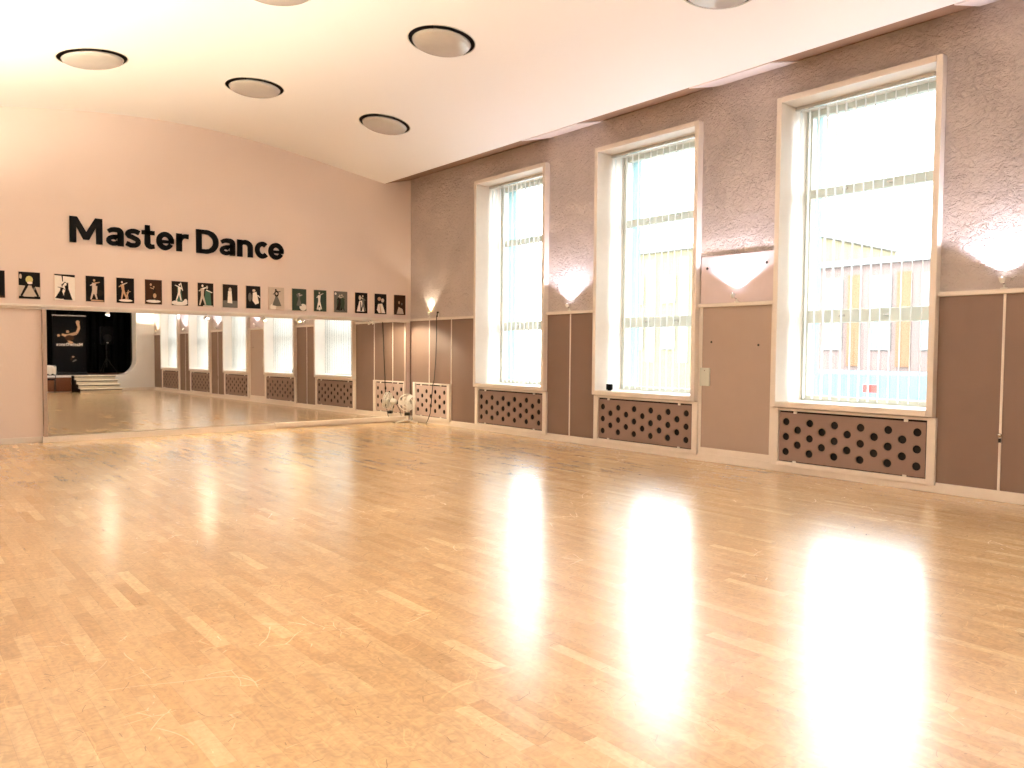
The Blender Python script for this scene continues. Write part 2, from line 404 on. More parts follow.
# ------------------------------------------------------------------ windows
XF=.50
def window(i,a,b):
    """a far edge, b near edge of the casing"""
    name='window_%d'%i
    w=bpy.data.objects.new(name,None); C.objects.link(w); w.location=(0,(a+b)/2,ZB); w['kind']='structure'; w.empty_display_size=.1
    oy,oz=(a+b)/2,ZB
    def put(m,nm,mat): 
        bmesh.ops.translate(m.b,verts=m.b.verts,vec=(0,-oy,-oz)); return m.obj(nm,mat,w)
    ia,ib=a-.065,b+.065; izb,izt=ZB+.065,ZT-.065
    m=MB()  # casing box with deep lining
    m.box(-PROT,XF,ia,a,ZB,ZT,.008); m.box(-PROT,XF,b,ib,ZB,ZT,.008)
    m.box(-PROT,XF,ib,ia,izt,ZT,.004); m.box(-PROT,XF,ib,ia,ZB,izb,.004)
    put(m,'casing',M['white'])
    m=MB(); fwid=.075; x0,x1=XF-.03,XF+.06
    m.box(x0,x1,ia-fwid,ia,izb,izt,.006); m.box(x0,x1,ib,ib+fwid,izb,izt,.006)
    m.box(x0,x1,ib+fwid,ia-fwid,izt-fwid,izt,.006); m.box(x0,x1,ib+fwid,ia-fwid,izb,izb+.06,.006)
    put(m,'frame',M['whitewood'])
    m=MB(); m.box(x0-.01,x1,ib+fwid,ia-fwid,3.285,3.39,.008); m.box(x0-.01,x1,ib+fwid,ia-fwid,1.78,1.935,.008)
    put(m,'transom',M['whitewood'])
    for (z0,z1) in ((izb+.06,1.78),(1.935,3.285),(3.39,izt-fwid)):
        m=MB(); m.box(XF+.02,XF+.028,ib+fwid,ia-fwid,z0,z1); put(m,'pane',M['glass'])
    for z in (3.34,1.86):
        for fy in (.28,.62):
            m=MB(); yy=ia-fwid-(ia-ib-2*fwid)*fy; m.box(x0-.035,x0-.01,yy-.035,yy+.035,z-.012,z+.012,.004); put(m,'latch',M['chrome'])
    m=MB()  # painted outside jambs and sill
    m.box(XF+.06,TH+.02,a-.005,a+.06,ZB,ZT); m.box(XF+.06,TH+.02,ia-.0,a-.005,ZB,ZT); m.box(XF+.06,TH+.02,b-.06,b+.045,ZB,ZT)
    put(m,'outer_jamb',M['turq'])
    B_=MB(); B_.box(XF+.06,TH+.1,b,a,ZB-.02,ZB+.06); put(B_,'outer_sill',M['chrome'])
    # portal so daylight finds the opening
    ld=bpy.data.lights.new('daylight_portal','AREA'); ld.shape='RECTANGLE'; ld.size=ZT-ZB; ld.size_y=a-b
    ld.cycles.is_portal=True
    lo=bpy.data.objects.new('daylight_portal',ld); C.objects.link(lo)
    lo.matrix_world=Matrix.Translation((TH+.03,(a+b)/2,(ZB+ZT)/2))@Matrix.Rotation(PI/2,4,'Y')
    return ia,ib,izb,izt
SL=.127
angs=[39,34,18,24,24]
blabel=['nearly closed white vertical blind in the window nearest the mirror corner',
 'open white vertical blind in the middle window, beside the white backed wall lamp',
 'open white vertical blind in the rightmost, nearest window of the photo',
 'white vertical blind seen only in the mirror, second window from the stage',
 'white vertical blind seen only in the mirror, window nearest the stage']
for i,(a,b) in enumerate(WIN):
    ia,ib,izb,izt=window(i+1,a,b)
    t=thing('vertical_blind',blabel[i],'blind',(.2,(a+b)/2,izt),0,'white vertical blinds in the tall windows')
    L=(ia-ib)/2-.01
    m=MB(); m.box(-.022,.022,-L,L,-.045,0,.004); m.obj('headrail',M['chrome'],t)
    n=15; zbot=-(izt-izb)+.035
    th=math.radians(angs[i])   # direction of the slats in plan, measured from the wall normal towards the corner
    for k_ in range(n):
        y=L-.07-(2*L-.14)*k_/(n-1)
        aa=th+math.radians(random.uniform(-2.5,2.5)); 
        dx,dy=math.cos(aa),math.sin(aa)
        m=MB(); US=[-.5,-.46,-.25,0,.25,.46,.5]; nseg=6; row=[]
        for q in range(nseg+1):
            u=US[q]*SL; bow=.004*(1-(2*US[q])**2)
            row.append((u*dx-bow*dy,y+u*dy+bow*dx))
        lo=[m.b.verts.new((p[0],p[1],zbot)) for p in row]; hi=[m.b.verts.new((p[0],p[1],-.07)) for p in row]
        for q in range(nseg):
            f=m.b.faces.new((lo[q],lo[q+1],hi[q+1],hi[q])); f.smooth=True; f.material_index=1 if q in (0,nseg-1) else 0
        top=[m.b.verts.new(p) for p in ((-.004,y-.004,-.045),(.004,y+.004,-.045),(.006,y+.006,-.07),(-.006,y-.006,-.07))]
        m.b.faces.new(top)
        m.obj('slat',[M['slat'],M['slatshade']],t,recalc=False)
    m=MB(); m.tube([(-.03,L-.03,-.05),(-.03,L-.032,-1.2),(-.03,L-.03,-2.6)],.0025,6); m.obj('cord',M['plaswhite'],t)

# ------------------------------------------------------------------ radiator covers
def circ(cy,cz,r,n=20): return [(cy+r*math.cos(2*PI*k/n),cz+r*math.sin(2*PI*k/n)) for k in range(n)]
def radcover(a,b,ztop,cols,label,board):
    t=thing('radiator_cover',label,'radiator cover',(0,(a+b)/2,0),0,'perforated radiator covers under the windows')
    oy=(a+b)/2
    def put(m,nm,mat): bmesh.ops.translate(m.b,verts=m.b.verts,vec=(0,-oy,0)); return m.obj(nm,mat,t)
    F=.085; zb=.075
    m=MB(); x0,x1=-.055,-.012
    m.box(x0,x1,a-F,a,zb,ztop,.004); m.box(x0,x1,b,b+F,zb,ztop,.004); m.box(x0,x1,b+F,a-F,ztop-.03,ztop,.003); m.box(x0,x1,b+F,a-F,zb,zb+.055,.003)
    put(m,'frame',M['white'])
    pa,pb,p0,p1=a-F-.012,b+F+.012,zb+.067,ztop-.052
    holes=[]
    for k_ in range(cols):
        y=pa-.085-(pa-pb-.17)*k_/(cols-1)
        zz=[.19,.5,.81] if k_%2==0 else [.345,.655]
        for q in zz: holes.append(circ(y,p0+(p1-p0)*q,.043))
    m=MB(); m.holed([(pb,p0),(pa,p0),(pa,p1),(pb,p1)],holes,-.044,-.034,'x'); put(m,'perforated_board',board)
    m=MB(); m.box(-.018,-.013,b+F,a-F,zb+.055,ztop-.03); put(m,'cavity_shade_sheet',M['cavshade'])  # black sheet painted in for the shade behind the holes
    for yy in (pa-.2,pb+.2):
        for zz in (p0-.006,p1+.006):
            m=MB(); m.box(-.05,-.036,yy-.02,yy+.02,zz-.014,zz+.014,.002); put(m,'clip',M['plaswhite'])
    return t
M['perf_lit']=plain('radiator_board_lit', rgb(196,172,162), .5, mott=.06, scale=5)  # radiator board again, paler: the corner spotlight's light put into its colour
radcover(-.16,-1.43,.785,7,'small perforated radiator cover in the corner behind the white fan',M['perf_lit'])
rl=['wide perforated radiator cover below the window nearest the mirror corner','wide perforated radiator cover below the middle window','wide perforated radiator cover below the rightmost window','perforated radiator cover seen only in the mirror, second from the stage','perforated radiator cover seen only in the mirror, nearest the stage']
for i,(a,b) in enumerate(WIN): radcover(a,b-.02,.765,11,rl[i],M['perf'])

# ------------------------------------------------------------------ lamps
def lamp(name,typ,loc,energy,color,parent=None,size=.03,**kw):
    ld=bpy.data.lights.new(name,typ); ld.energy=energy; ld.color=color
    if typ=='SPOT': ld.spot_size=math.radians(kw['cone']); ld.spot_blend=kw.get('blend',.3); ld.shadow_soft_size=size
    if typ=='POINT': ld.shadow_soft_size=size
    o=bpy.data.objects.new(name,ld); C.objects.link(o); o.location=loc
    if 'dir' in kw: o.rotation_euler=Vector(kw['dir']).to_track_quat('-Z','Y').to_euler()
    if parent: o.parent=parent
    return o
COLD=(.88,.86,1.0); WARM=(1.0,.88,.68); WARMY=(1,.78,.42)
def uplight(x,y,sgn,label,warm,energy,group,far=.085,cone=128,tilt=.16):
    """small cup lamp on the rail; sgn: -1 stands off the window wall, +1 off the left wall"""
    t=thing('wall_uplight',label,'wall lamp',(x,y,2.04),0,group)
    m=MB(); m.lathe([(0,0),(.03,0),(.03,.012),(.008,.016),(.008,.05),(.0,.05)],(sgn*.03,0,0),n=20); m.obj('base',M['plaswhite'],t)
    hx=sgn*far
    m=MB(); m.tube([(sgn*.03,0,.045),(hx,0,.06)],.006,8); m.obj('arm',M['chrome'],t)
    m=MB(); m.lathe([(0,.05),(.014,.05),(.02,.062),(.031,.105),(.028,.105),(.018,.07),(0,.068)],(hx,0,0),n=20); m.obj('lamp_shade',M['plaswhite'],t)
    m=MB(); m.lathe([(0,.082),(.014,.083),(.02,.092),(.016,.104),(0,.109)],(hx,0,0),n=16); m.obj('bulb',M['bulby'] if warm else M['bulbw'],t)
    lamp('uplight_beam','SPOT',(hx,0,.125),energy,WARM if warm else COLD,t,.02,cone=cone,blend=.35,dir=(sgn*tilt,0,1))
ug='small uplights on the rail of the window wall'
uplight(0,-.728,-1,'warm glowing uplight on the rail in the mirror corner',True,W_UP*.22,ug,.05,100,-.12)
uplight(0,-4.608,-1,'cold white uplight on the rail between the two farther windows',False,W_UP,ug)
uplight(0,-7.6,-1,'cold white uplight glowing on the white board between the two nearer windows',False,W_UP,ug,.12)
uplight(0,-10.553,-1,'cold white uplight on rough plaster at the right edge of the photo',False,W_UP,ug)
uplight(0,-13.5,-1,'cold white uplight seen only in the mirror between the two windows nearest the stage',False,W_UP,ug)
uplight(0,-16.45,-1,'yellow uplight seen only in the mirror in the corner by the stage',True,W_UP*2,ug)
for k_,yy in enumerate((-3.5,-6.4,-9.3,-12.3,-15.8)):
    uplight(XL,yy,1,['warm uplight on the left wall nearest the mirror wall','warm uplight on the left wall, second from the mirror wall','warm uplight at the middle of the left wall','warm uplight on the left wall, second from the stage','warm uplight on the left wall nearest the stage'][k_],True,W_WARM,'warm uplights on the left wall',.14,150,-.1)

def spotlamp(x,label,warm,energy,dr,cone=124):
    t=thing('mirror_spotlight',label,'spotlight',(x,-.09,1.998),0,'little spotlights above the mirror')
    m=MB(); m.lathe([(0,0),(.016,0),(.016,-.008),(.005,-.012),(.005,-.025),(0,-.025)],(0,.03,0),n=16); m.obj('mount',M['plaswhite'],t)
    d=Vector(dr).normalized()
    m=MB(); m.tube([(0,.03,-.02),(0,-.01,-.035),Vector((0,-.02,-.04))+d*.01],.005,8); m.obj('arm',M['chrome'],t)
    o=Vector((0,-.02,-.04))
    m=MB(); m.lathe([(0,0),(.014,0),(.018,.012),(.03,.055),(.027,.055),(.016,.016),(0,.014)],o,d,n=20); m.obj('lamp_shade',M['plaswhite'],t)
    m=MB(); m.lathe([(0,.02),(.016,.024),(.022,.04),(.018,.05),(0,.056)],o,d,n=16); m.obj('bulb',M['bulby'] if warm else M['bulbw'],t)
    lamp('spot_beam','SPOT',tuple(o+d*.075),energy,WARMY if warm else (1,.86,.62),t,.02,cone=cone,blend=.4,dir=tuple(d))
spotlamp(-5.517,'white spotlight on the mirror rail farthest left, under the fourth photo',False,W_SPOT*.8,(-.3,-.25,-1))
spotlamp(-4.033,'bright spotlight on the mirror rail under the green couple photo',False,W_SPOT*1.1,(0,-.3,-1))
spotlamp(-3.056,'small white spotlight on the mirror rail left of the yellow one',False,W_SPOT*.5,(.1,-.3,-1))
spotlamp(-2.408,'yellow spotlight on the mirror rail right of the middle',True,W_SPOT*1.3,(0,-.3,-1))
spotlamp(-.942,'small spotlight on the mirror rail nearest the corner',False,W_SPOT*1.8,(.75,-.25,-1.0),112)

# white board behind the third uplight
t=thing('reflector_board','smooth white board screwed to the wall behind an uplight between the two nearer windows','board',(-.002,-7.58,2.045))
m=MB(); m.box(-.014,0,-.53,.53,.0,.60,.003); m.obj('board',M['board'],t)
for yy,zz in ((.44,.45),(-.42,.46)):
    m=MB(); m.lathe([(0,.006),(.014,.005),(.018,0),(0,0)],(-.014,yy,zz),(-1,0,0),12); m.obj('screw',M['dark'],t)

# ceiling lamps: shallow round wells with a glass dome
def clamp_(x,y,label):
    z=zc(x); dzdx=(zc(x+.01)-zc(x-.01))/.02; ang=math.atan(dzdx)
    t=thing('ceiling_lamp',label,'ceiling lamp',(x,y,z),0,'round recessed ceiling lamps'); t.rotation_euler=(0,-ang,0)
    m=MB(); m.lathe([(RW+.012,.0),(RW+.010,-.006),(RW-.001,-.006),(RW-.001,.0)],n=64); m.obj('rim',M['whitewood'],t)
    m=MB(); m.lathe([(RW-.002,.001),(RW-.002,.16),(0,.16)],n=64); m.obj('well',M['wellm'],t)
    m=MB(); m.lathe([(.345*k_/16,-.022-.07*math.sqrt(max(0,1-(k_/16)**2))) for k_ in range(17)]+[(.33,-.012),(.12,.0),(.12,.15),(0,.15)],n=64); m.obj('glass_dome',M['lens'],t)
for x,y,l in [(-6.2,-2.62,'round ceiling lamp farthest left, above the sign'),(-4.15,-2.52,'round ceiling lamp second from the left in the far row'),
  (-2.2,-2.73,'round ceiling lamp in the far row nearest the window wall'),(-3.17,-5.68,'largest fully visible round ceiling lamp with a window glint'),
  (-5.12,-5.62,'round ceiling lamp cut by the top edge of the photo, left of centre'),(-2.12,-8.75,'round ceiling lamp cut by the top edge of the photo, right of centre')]:
    clamp_(x,y,l)

# ------------------------------------------------------------------ mirror on the end wall
t=thing('wall_mirror','wide wall mirror reflecting the windows and the dark stage','mirror',(-6.35,-.03,.09))
MYAW=.0105
def my(x): return -.035-(0)+(x+3)*MYAW-.03
m=MB()
x0,x1=-6.35,-.155; z0,z1=.098,1.962; tl=.003
v=[m.b.verts.new(p) for p in ((x0,my(x0),z0),(x1,my(x1),z0),(x1,my(x1)+(z1-z0)*tl,z1),(x0,my(x0)+(z1-z0)*tl,z1))]
w_=[m.b.verts.new(p) for p in ((x0,-.005,z0),(x1,-.005,z0),(x1,-.005,z1),(x0,-.005,z1))]
m.b.faces.new(v); m.b.faces.new(w_)
for i in range(4): m.b.faces.new((v[i],v[(i+1)%4],w_[(i+1)%4],w_[i]))
bmesh.ops.translate(m.b,verts=m.b.verts,vec=(6.35,.03,-.09)); m.obj('mirror_glass',M['mirror'],t)
m=MB(); m.box(-.05,0,-.085,.028,-.005,1.875,.004); m.obj('side_post',M['taupe'],t)
m=MB(); m.box(6.195,6.21,-.03,.028,.0,1.875,.002); m.obj('edge_strip',M['taupe'],t)

# ------------------------------------------------------------------ sign
def arc(cx,cz,rx,rz,a0,a1,n=12): return [(cx+rx*math.cos(math.radians(a0+(a1-a0)*i/n)),cz+rz*math.sin(math.radians(a0+(a1-a0)*i/n))) for i in range(n+1)]
def letter(ch,m,w,d0,d1):
    """glyphs in metres, cap height .39, x height .285, drawn from x=0 to x=w"""
    H,xh,S=.39,.288,.088
    s=S/2
    if ch=='M':
        m.prism([(0,0),(0,H),(.1,H),(w/2,.17),(w-.1,H),(w,H),(w,0),(w-S,0),(w-S,.25),(w/2+.04,.055),(w/2-.04,.055),(S,.25),(S,0)],d0,d1)
    elif ch=='a':
        m.stroke([(.03,xh-.072),(.075,xh-.045),(.115,xh-.038)]+arc(w-s-.052,xh-.095,.052,.057,75,0,5)+[(w-s,0)],[.06,.07,.074,.076,.08,.084,S,S,S,S],d0,d1)
        m.stroke(arc(.105,.083,.07,.05,45,330,12),.066,d0,d1); m.stroke([(.09,.142),(w-s,.155)],.052,d0,d1); m.stroke([(.13,.04),(w-s,.07)],.05,d0,d1)
    elif ch=='s':
        m.stroke([(w-.022,xh-.058)]+arc(.118,xh-.085,.085,.052,58,180,7)+[(.055,xh-.115),(.1,.158),(w-.06,.128)]+arc(w-.1,.088,.062,.056,25,-90,6)+[(.075,.03),(.012,.058)],.072,d0,d1)
    elif ch=='t':
        m.stroke([(.085,xh+.082),(.085,.09)]+arc(.145,.085,.06,.052,185,270,5)+[(w-.012,.04)],[.07,.088]+[.086]*5+[.075,.066],d0,d1)
        m.stroke([(0,xh-.036),(w-.01,xh-.036)],.066,d0,d1)
    elif ch=='e':
        rx=w/2-s*.9
        m.stroke(arc(w/2,xh/2,rx,xh/2-.036,12,334,22),[.076]*4+[.08]*15+[.07]*4,d0,d1)
        m.stroke([(.06,xh/2-.01),(w-.004,xh/2-.01)],.05,d0,d1); m.stroke([(w-s*.95,xh/2-.02),(w-s*.95,xh/2+.045)],.078,d0,d1)
    elif ch=='r':
        m.stroke([(s,0),(s,xh)],S,d0,d1); m.stroke([(s,xh*.55)]+arc(.14,xh-.135,.085,.098,165,95,6)+[(w,xh-.04)],[.05]+[.07]*7+[.076],d0,d1)
    elif ch=='D':
        m.stroke([(s,0),(s,H)],S,d0,d1)
        m.stroke([(s,H-s*.8),(.15,H-s*.8)]+arc(.155,H/2,w-.155-s,H/2-s*.8,88,-88,16)+[(.15,s*.8),(s,s*.8)],[.07,.07]+[.074]*3+[S]*11+[.074]*3+[.07,.07],d0,d1)
    elif ch=='n':
        m.stroke([(s,0),(s,xh)],S,d0,d1); m.stroke([(s,xh*.6)]+arc(.135,xh-.118,w-s-.135,.082,150,0,9)+[(w-s,0)],[.05]+[.07]*3+[.08]*4+[S]*4,d0,d1)
    elif ch=='c':
        m.stroke(arc(w/2+.015,xh/2,w/2-.035,xh/2-.037,48,318,20),.08,d0,d1)
t=thing('wall_sign','big black raised letters reading Master Dance on the pale wall above the photo row','sign',(-6.016,0,2.992))
for ch,a,b in [('M',-6.016,-5.571),('a',-5.521,-5.271),('s',-5.246,-5.023),('t',-5.009,-4.808),('e',-4.792,-4.522),('r',-4.486,-4.293),('D',-4.172,-3.807),('a',-3.788,-3.528),('n',-3.492,-3.222),('c',-3.192,-2.942),('e',-2.942,-2.662)]:
    m=MB(); letter(ch,m,b-a,-.035,-.004); m.obj('letter',M['black'],t,(a+6.016,0,0))

# ------------------------------------------------------------------ the row of dance photographs
def blob(m,pts,mi,d):
    m.mi=mi; v=[m.b.verts.new((a,d,b)) for a,b in pts]; f=m.b.faces.new(v); f.material_index=mi
def ell(cx,cz,rx,rz,rot=0,n=14):
    c,s_=math.cos(rot),math.sin(rot)
    return [(cx+rx*math.cos(2*PI*k/n)*c-rz*math.sin(2*PI*k/n)*s_, cz+rx*math.cos(2*PI*k/n)*s_+rz*math.sin(2*PI*k/n)*c) for k in range(n)]
def plimb(x0,z0,x1,z1,w0,w1):
    """limb in picture units (half width 1, height 1, so one unit up is three across)"""
    return [(a,b/3) for a,b in limb(x0,z0*3,x1,z1*3,w0,w1)]
def limb(x0,z0,x1,z1,w0,w1):
    d=Vector((x1-x0,z1-z0)); n_=Vector((-d.y,d.x)).normalized()
    return [(x0+n_.x*w0,z0+n_.y*w0),(x0-n_.x*w0,z0-n_.y*w0),(x1-n_.x*w1,z1-n_.y*w1),(x1+n_.x*w1,z1+n_.y*w1)]
def figure(L,cx,zb,h,body,skin,lean=0,dress=0,arm=0,flip=1):
    """adds a small dancer silhouette: list of (polygon, colour)"""
    k=3.0*h
    hip=(cx+lean*.2*k,zb+.50*h); sh=(cx+lean*.5*k,zb+.80*h); hd=(sh[0]+lean*.1*k,zb+.92*h)
    if dress: L.append(([(hip[0]-.05*k,hip[1]+.08*h),(hip[0]+.05*k,hip[1]+.08*h),(cx+dress*k,zb+.02*h),(cx+.1*dress*k,zb),(cx-dress*k,zb+.05*h)],body))
    else:
        L.append((plimb(hip[0],hip[1],cx-.12*k*flip,zb,.055*k,.03*k),body)); L.append((plimb(hip[0],hip[1],cx+.15*k*flip,zb+.02*h,.055*k,.03*k),body))
    L.append((plimb(hip[0],hip[1]-.03*h,sh[0],sh[1],.06*k,.085*k),body))
    L.append((plimb(sh[0],sh[1]-.02*h,sh[0]+flip*.25*k,sh[1]+(.02+.12*arm)*h,.035*k,.02*k),skin)); L.append((plimb(sh[0],sh[1]-.03*h,sh[0]-flip*.17*k,sh[1]-.14*h,.038*k,.022*k),body))
    L.append((ell(hd[0],hd[1],.05*k,.06*h),skin))
MN=['black','dark','green','grey','pale','white','tan','brown','teal','skin','blonde']
def photo(cx,w,z0,h,bg,fn,label,margin=.0,tilt=0):
    t=thing('dance_photo',label,'photograph',(cx,0,z0),0,'dance photographs above the mirror rail')
    m=MB(); m.box(-w/2,w/2,-.022,0,0,h,.002); m.obj('mounting_board',M['edge'],t)
    m=MB(); e=.006+margin; m.mi=MN.index(bg); m.box(-w/2+e+.004,w/2-e,-.0235,-.0215,e,h-e)
    L=[]; fn(L)
    iw,ih=(w-2*e)/2,h-2*e
    def cl(p): return (max(-iw+.002,min(iw-.002,p[0]*iw)),e+max(.002,min(ih-.002,p[1]*ih)))
    for i,(poly,c) in enumerate(L):
        q=[cl(p) for p in poly]; blob(m,q,MN.index(c),-.0237-.00012*i)
    for f in list(m.b.faces):
        if f.calc_area()<1e-7: m.b.faces.remove(f)
    m.obj('print',[P_[n_] for n_ in MN],t,recalc=False)
def p_dark(L): L.append(([(-1,0),(1,0),(1,.08),(-1,.05)],'brown'))
def p1(L):
    L.append(([(-1,.1),(1,.1),(1,.45),(-1,.5)],'pale')); L.append((plimb(-.15,.55,-.75,.1,.14,.09),'black')); L.append((plimb(.25,.55,.8,.1,.15,.1),'black'))
    L.append(([(-.1,.5),(.2,.5),(.45,.08),(-.55,.08)],'pale')); L.append((ell(0,.72,.34,.14),'blonde')); L.append((ell(-.8,.82,.12,.1),'pale')); L.append((plimb(-.4,.6,-.9,.75,.1,.05),'black'))
    L.append((ell(.05,.6,.25,.05),'white')); L.append((ell(.45,.38,.1,.06),'grey'))
def p2(L):
    L.append(([(-1,.95),(1,.9),(1,1),(-1,1)],'black')); L.append((plimb(-.25,.98,-.2,.72,.07,.04),'black')); figure(L,.25,.03,.85,'black','white',-.1,.0,.5,1)
    L.append(([(-.1,.3),(.35,.35),(.75,.02),(-.05,.02)],'black')); figure(L,-.45,.05,.55,'black','grey',.2,.3,0,-1); L.append((ell(.05,.62,.12,.06),'white'))
def p3(L):
    figure(L,-.15,.08,.82,'pale','tan',.05,0,.2,1); L.append(([(-.3,.3),(.2,.3),(.25,.62),(-.3,.62)],'pale')); L.append((ell(.55,.35,.35,.12),'dark')); L.append(([(-.5,.02),(.9,.02),(.9,.07),(-.3,.08)],'tan'))
def p4(L):
    L.append((ell(.05,.1,.75,.05),'white')); figure(L,-.15,.14,.75,'tan','pale',-.15,0,.7,1); figure(L,.15,.14,.4,'tan','tan',.3,0,0,1)
def p5(L):
    L.append((ell(0,.12,.85,.06),'white')); figure(L,.1,.16,.6,'dark','tan',-.05,0,.3,-1); L.append((ell(-.3,.8,.12,.05),'tan')); L.append((ell(.15,.35,.2,.1),'tan'))
def p6(L):
    L.append((ell(-.05,.1,1,.11),'white')); L.append((ell(.7,.16,.22,.12),'white')); L.append(([(-.3,.78),(.1,.8),(.35,.15),(-.3,.15)],'teal')); figure(L,-.1,.2,.72,'white','white',.05,0,.6,-1); L.append((plimb(.1,.95,.35,.62,.06,.05),'white'))
def p7(L):
    L.append(([(.0,.7),(.6,.7),(.75,.05),(-.2,.05)],'teal')); figure(L,-.4,.05,.9,'pale','white',.02,0,.4,1); L.append((plimb(.1,.7,.85,.6,.07,.05),'white')); L.append((ell(.2,.82,.12,.07),'pale')); L.append(([(-.3,.0),(.9,.0),(.9,.04),(-.3,.04)],'white'))
def p8(L):
    L.append(([(-1,0),(1,0),(1,.3),(-1,.3)],'grey')); L.append(([(-.25,.72),(.2,.74),(.3,.18),(-.35,.2)],'white')); L.append((ell(0,.78,.2,.09),'pale'))
def p9(L):
    L.append((ell(-.45,.5,.25,.2),'grey')); L.append(([(-.05,.7),(.45,.75),(.8,.25),(.3,.18),(-.1,.35)],'white')); L.append((ell(.1,.8,.22,.06),'pale')); L.append((plimb(.6,.6,.95,.5,.08,.05),'white'))
def p10(L):
    L.append((ell(-.45,.1,.4,.16),'white')); figure(L,.05,.15,.8,'grey','dark',-.1,.25,.3,1); L.append((ell(.0,.72,.3,.14),'dark')); L.append((ell(.0,.72,.14,.06),'pale'))
def p11(L):
    L.append((ell(.55,.16,.5,.16),'white')); L.append((ell(0,.72,.4,.08),'grey')); figure(L,0,.2,.62,'grey','pale',0,.2,.3,1)
def p12(L):
    figure(L,-.15,.08,.85,'white','pale',.02,0,.8,1); L.append((ell(-.1,.12,.2,.08),'white')); L.append(([(-.35,.3),(.0,.3),(-.05,.7),(-.25,.7)],'white'))
def p13(L):
    L.append((ell(0,.45,.6,.35),'green')); figure(L,-.2,.08,.78,'dark','pale',.05,.2,.4,1); figure(L,.25,.08,.8,'green','pale',-.05,0,.1,-1); L.append((ell(-.75,.88,.14,.06),'white'))
def p14(L):
    L.append(([(-.3,.6),(.15,.62),(.5,.08),(-.7,.08)],'white')); L.append((ell(-.2,.75,.2,.12),'pale')); figure(L,.4,.1,.8,'grey','pale',-.1,0,.3,-1); L.append((plimb(-.1,.55,.0,.1,.05,.12),'black'))
def p15(L):
    L.append(([(-.4,.5),(.3,.52),(.8,.05),(-.3,.05),(-.6,.2)],'white')); L.append((ell(-.2,.75,.28,.1),'tan')); L.append((ell(.35,.68,.25,.1),'pale')); L.append((plimb(-.1,.45,.1,.05,.04,.1),'tan'))
def p16(L):
    L.append(([(-.2,.4),(.5,.3),(.7,.05),(-.5,.05)],'pale')); L.append((ell(-.1,.62,.15,.08),'tan')); L.append((ell(.35,.55,.14,.06),'grey'))
PH=[(-6.98,.28,'black',p_dark,0,'dark dance photo cut by the left edge of the photo'),
(-6.545,.285,'black',p1,0,'dance photo of a blonde head over spread dark legs'),
(-6.09,.285,'white',p2,.0,'white dance photo of a couple in black'),
(-5.685,.27,'black',p3,0,'black dance photo with one pale figure over a blurred floor'),
(-5.26,.27,'black',p4,0,'black dance photo with a tan lunging couple on a white floor'),
(-4.845,.27,'brown',p5,0,'dark brown dance photo with a small couple on a white floor'),
(-4.44,.27,'dark',p6,0,'dance photo of a white figure over a foaming white floor'),
(-4.03,.272,'dark',p7,0,'dance photo of a white and green couple'),
(-3.62,.267,'dark',p8,0,'grey dance photo with a white dress in the centre'),
(-3.22,.267,'black',p9,0,'black dance photo with a large white dress swirl to the right'),
(-2.80,.29,'pale',p10,0,'pale grey dance photo with a dark haired figure and white lower left'),
(-2.377,.286,'green',p11,0,'green grey dance photo with a bright white lower right'),
(-1.97,.262,'green',p12,0,'dark green dance photo with one upright white figure'),
(-1.555,.287,'grey',p13,0,'pale green dance photo of a dim couple'),
(-1.125,.28,'black',p14,0,'black dance photo with a white flared dress, third from the corner'),
(-.705,.277,'black',p15,0,'black and white dance photo, second from the corner'),
(-.272,.277,'brown',p16,0,'dark brown dance photo nearest the corner')]
for cx,w,bg,fn,mg,l in PH: photo(cx,w,2.108,.40,bg,fn,l,mg)

# ------------------------------------------------------------------ small things on and by the window wall
t=thing('power_cord','thin dark cord hanging from the rail over the corner radiator cover','cord',(-.03,-1.035,2.05))
m=MB(); pts=[(-.035,0,.045),(-.04,.012,.02),(-.035,.02,-.05),(-.025,.03,-.4),(-.024,.055,-.8),(-.03,.10,-1.2),(-.045,.125,-1.3),(-.05,.16,-1.6),(-.05,.20,-1.85),(-.06,.28,-2.0),(-.075,.31,-2.043)]
m.tube(pts,.008,8); m.obj('cable',M['dark'],t)
m=MB(); m.box(-.05,-.02,-.035,.0,.0,.10,.006); m.obj('plug_adapter',M['dark'],t)
m=MB(); m.box(-.02,0,-.01,.03,-.01,.005); m.box(-.05,-.02,-.06,-.04,-.008,.07,.004); m.obj('clip',M['plaswhite'],t)

t=thing('switch_plate','blank cream cover plate on the taupe board between the two nearer windows','plate',(-.012,-7.14,.98))
m=MB(); m.box(-.022,0,-.075,.075,0,.235,.004); m.obj('plate',M['whitewood'],t)
m=MB(); m.lathe([(0,.004),(.006,.003),(.008,0),(0,0)],(-.022,0,.2),(-1,0,0),10); m.obj('screw',M['chrome'],t)
for (yy,zz,l) in ((-7.224,1.549,'dark screw anchor in the taupe board, left of the pair'),(-7.91,1.51,'dark screw anchor in the taupe board, right of the pair')):
    m=MB(); m.lathe([(0,.01),(.01,.009),(.014,.004),(.014,0),(0,0)],(0,0,0),(-1,0,0),12); o=m.obj('screw_anchor',M['dark'],None,(-.012,yy,zz)); tag(o,l,'screw','screw anchors in the taupe board')
t=thing('bolt_latch','small steel latch on the batten between brown boards at the right edge','latch',(-.02,-10.56,.62))
m=MB(); m.lathe([(0,.03),(.016,.028),(.02,.012),(.012,0),(0,0)],(0,0,.02),(-1,0,0),14); m.obj('knob',M['chrome'],t)
m=MB(); m.box(-.012,0,-.012,.012,-.05,-.01,.003); m.obj('keeper',M['dark'],t)
t=thing('black_box','small black box standing on the middle window sill','box',(.02,-5.42,ZB+.065))
m=MB(); m.box(-.03,.03,-.045,.045,.012,.10,.01); m.obj('body',M['black'],t)
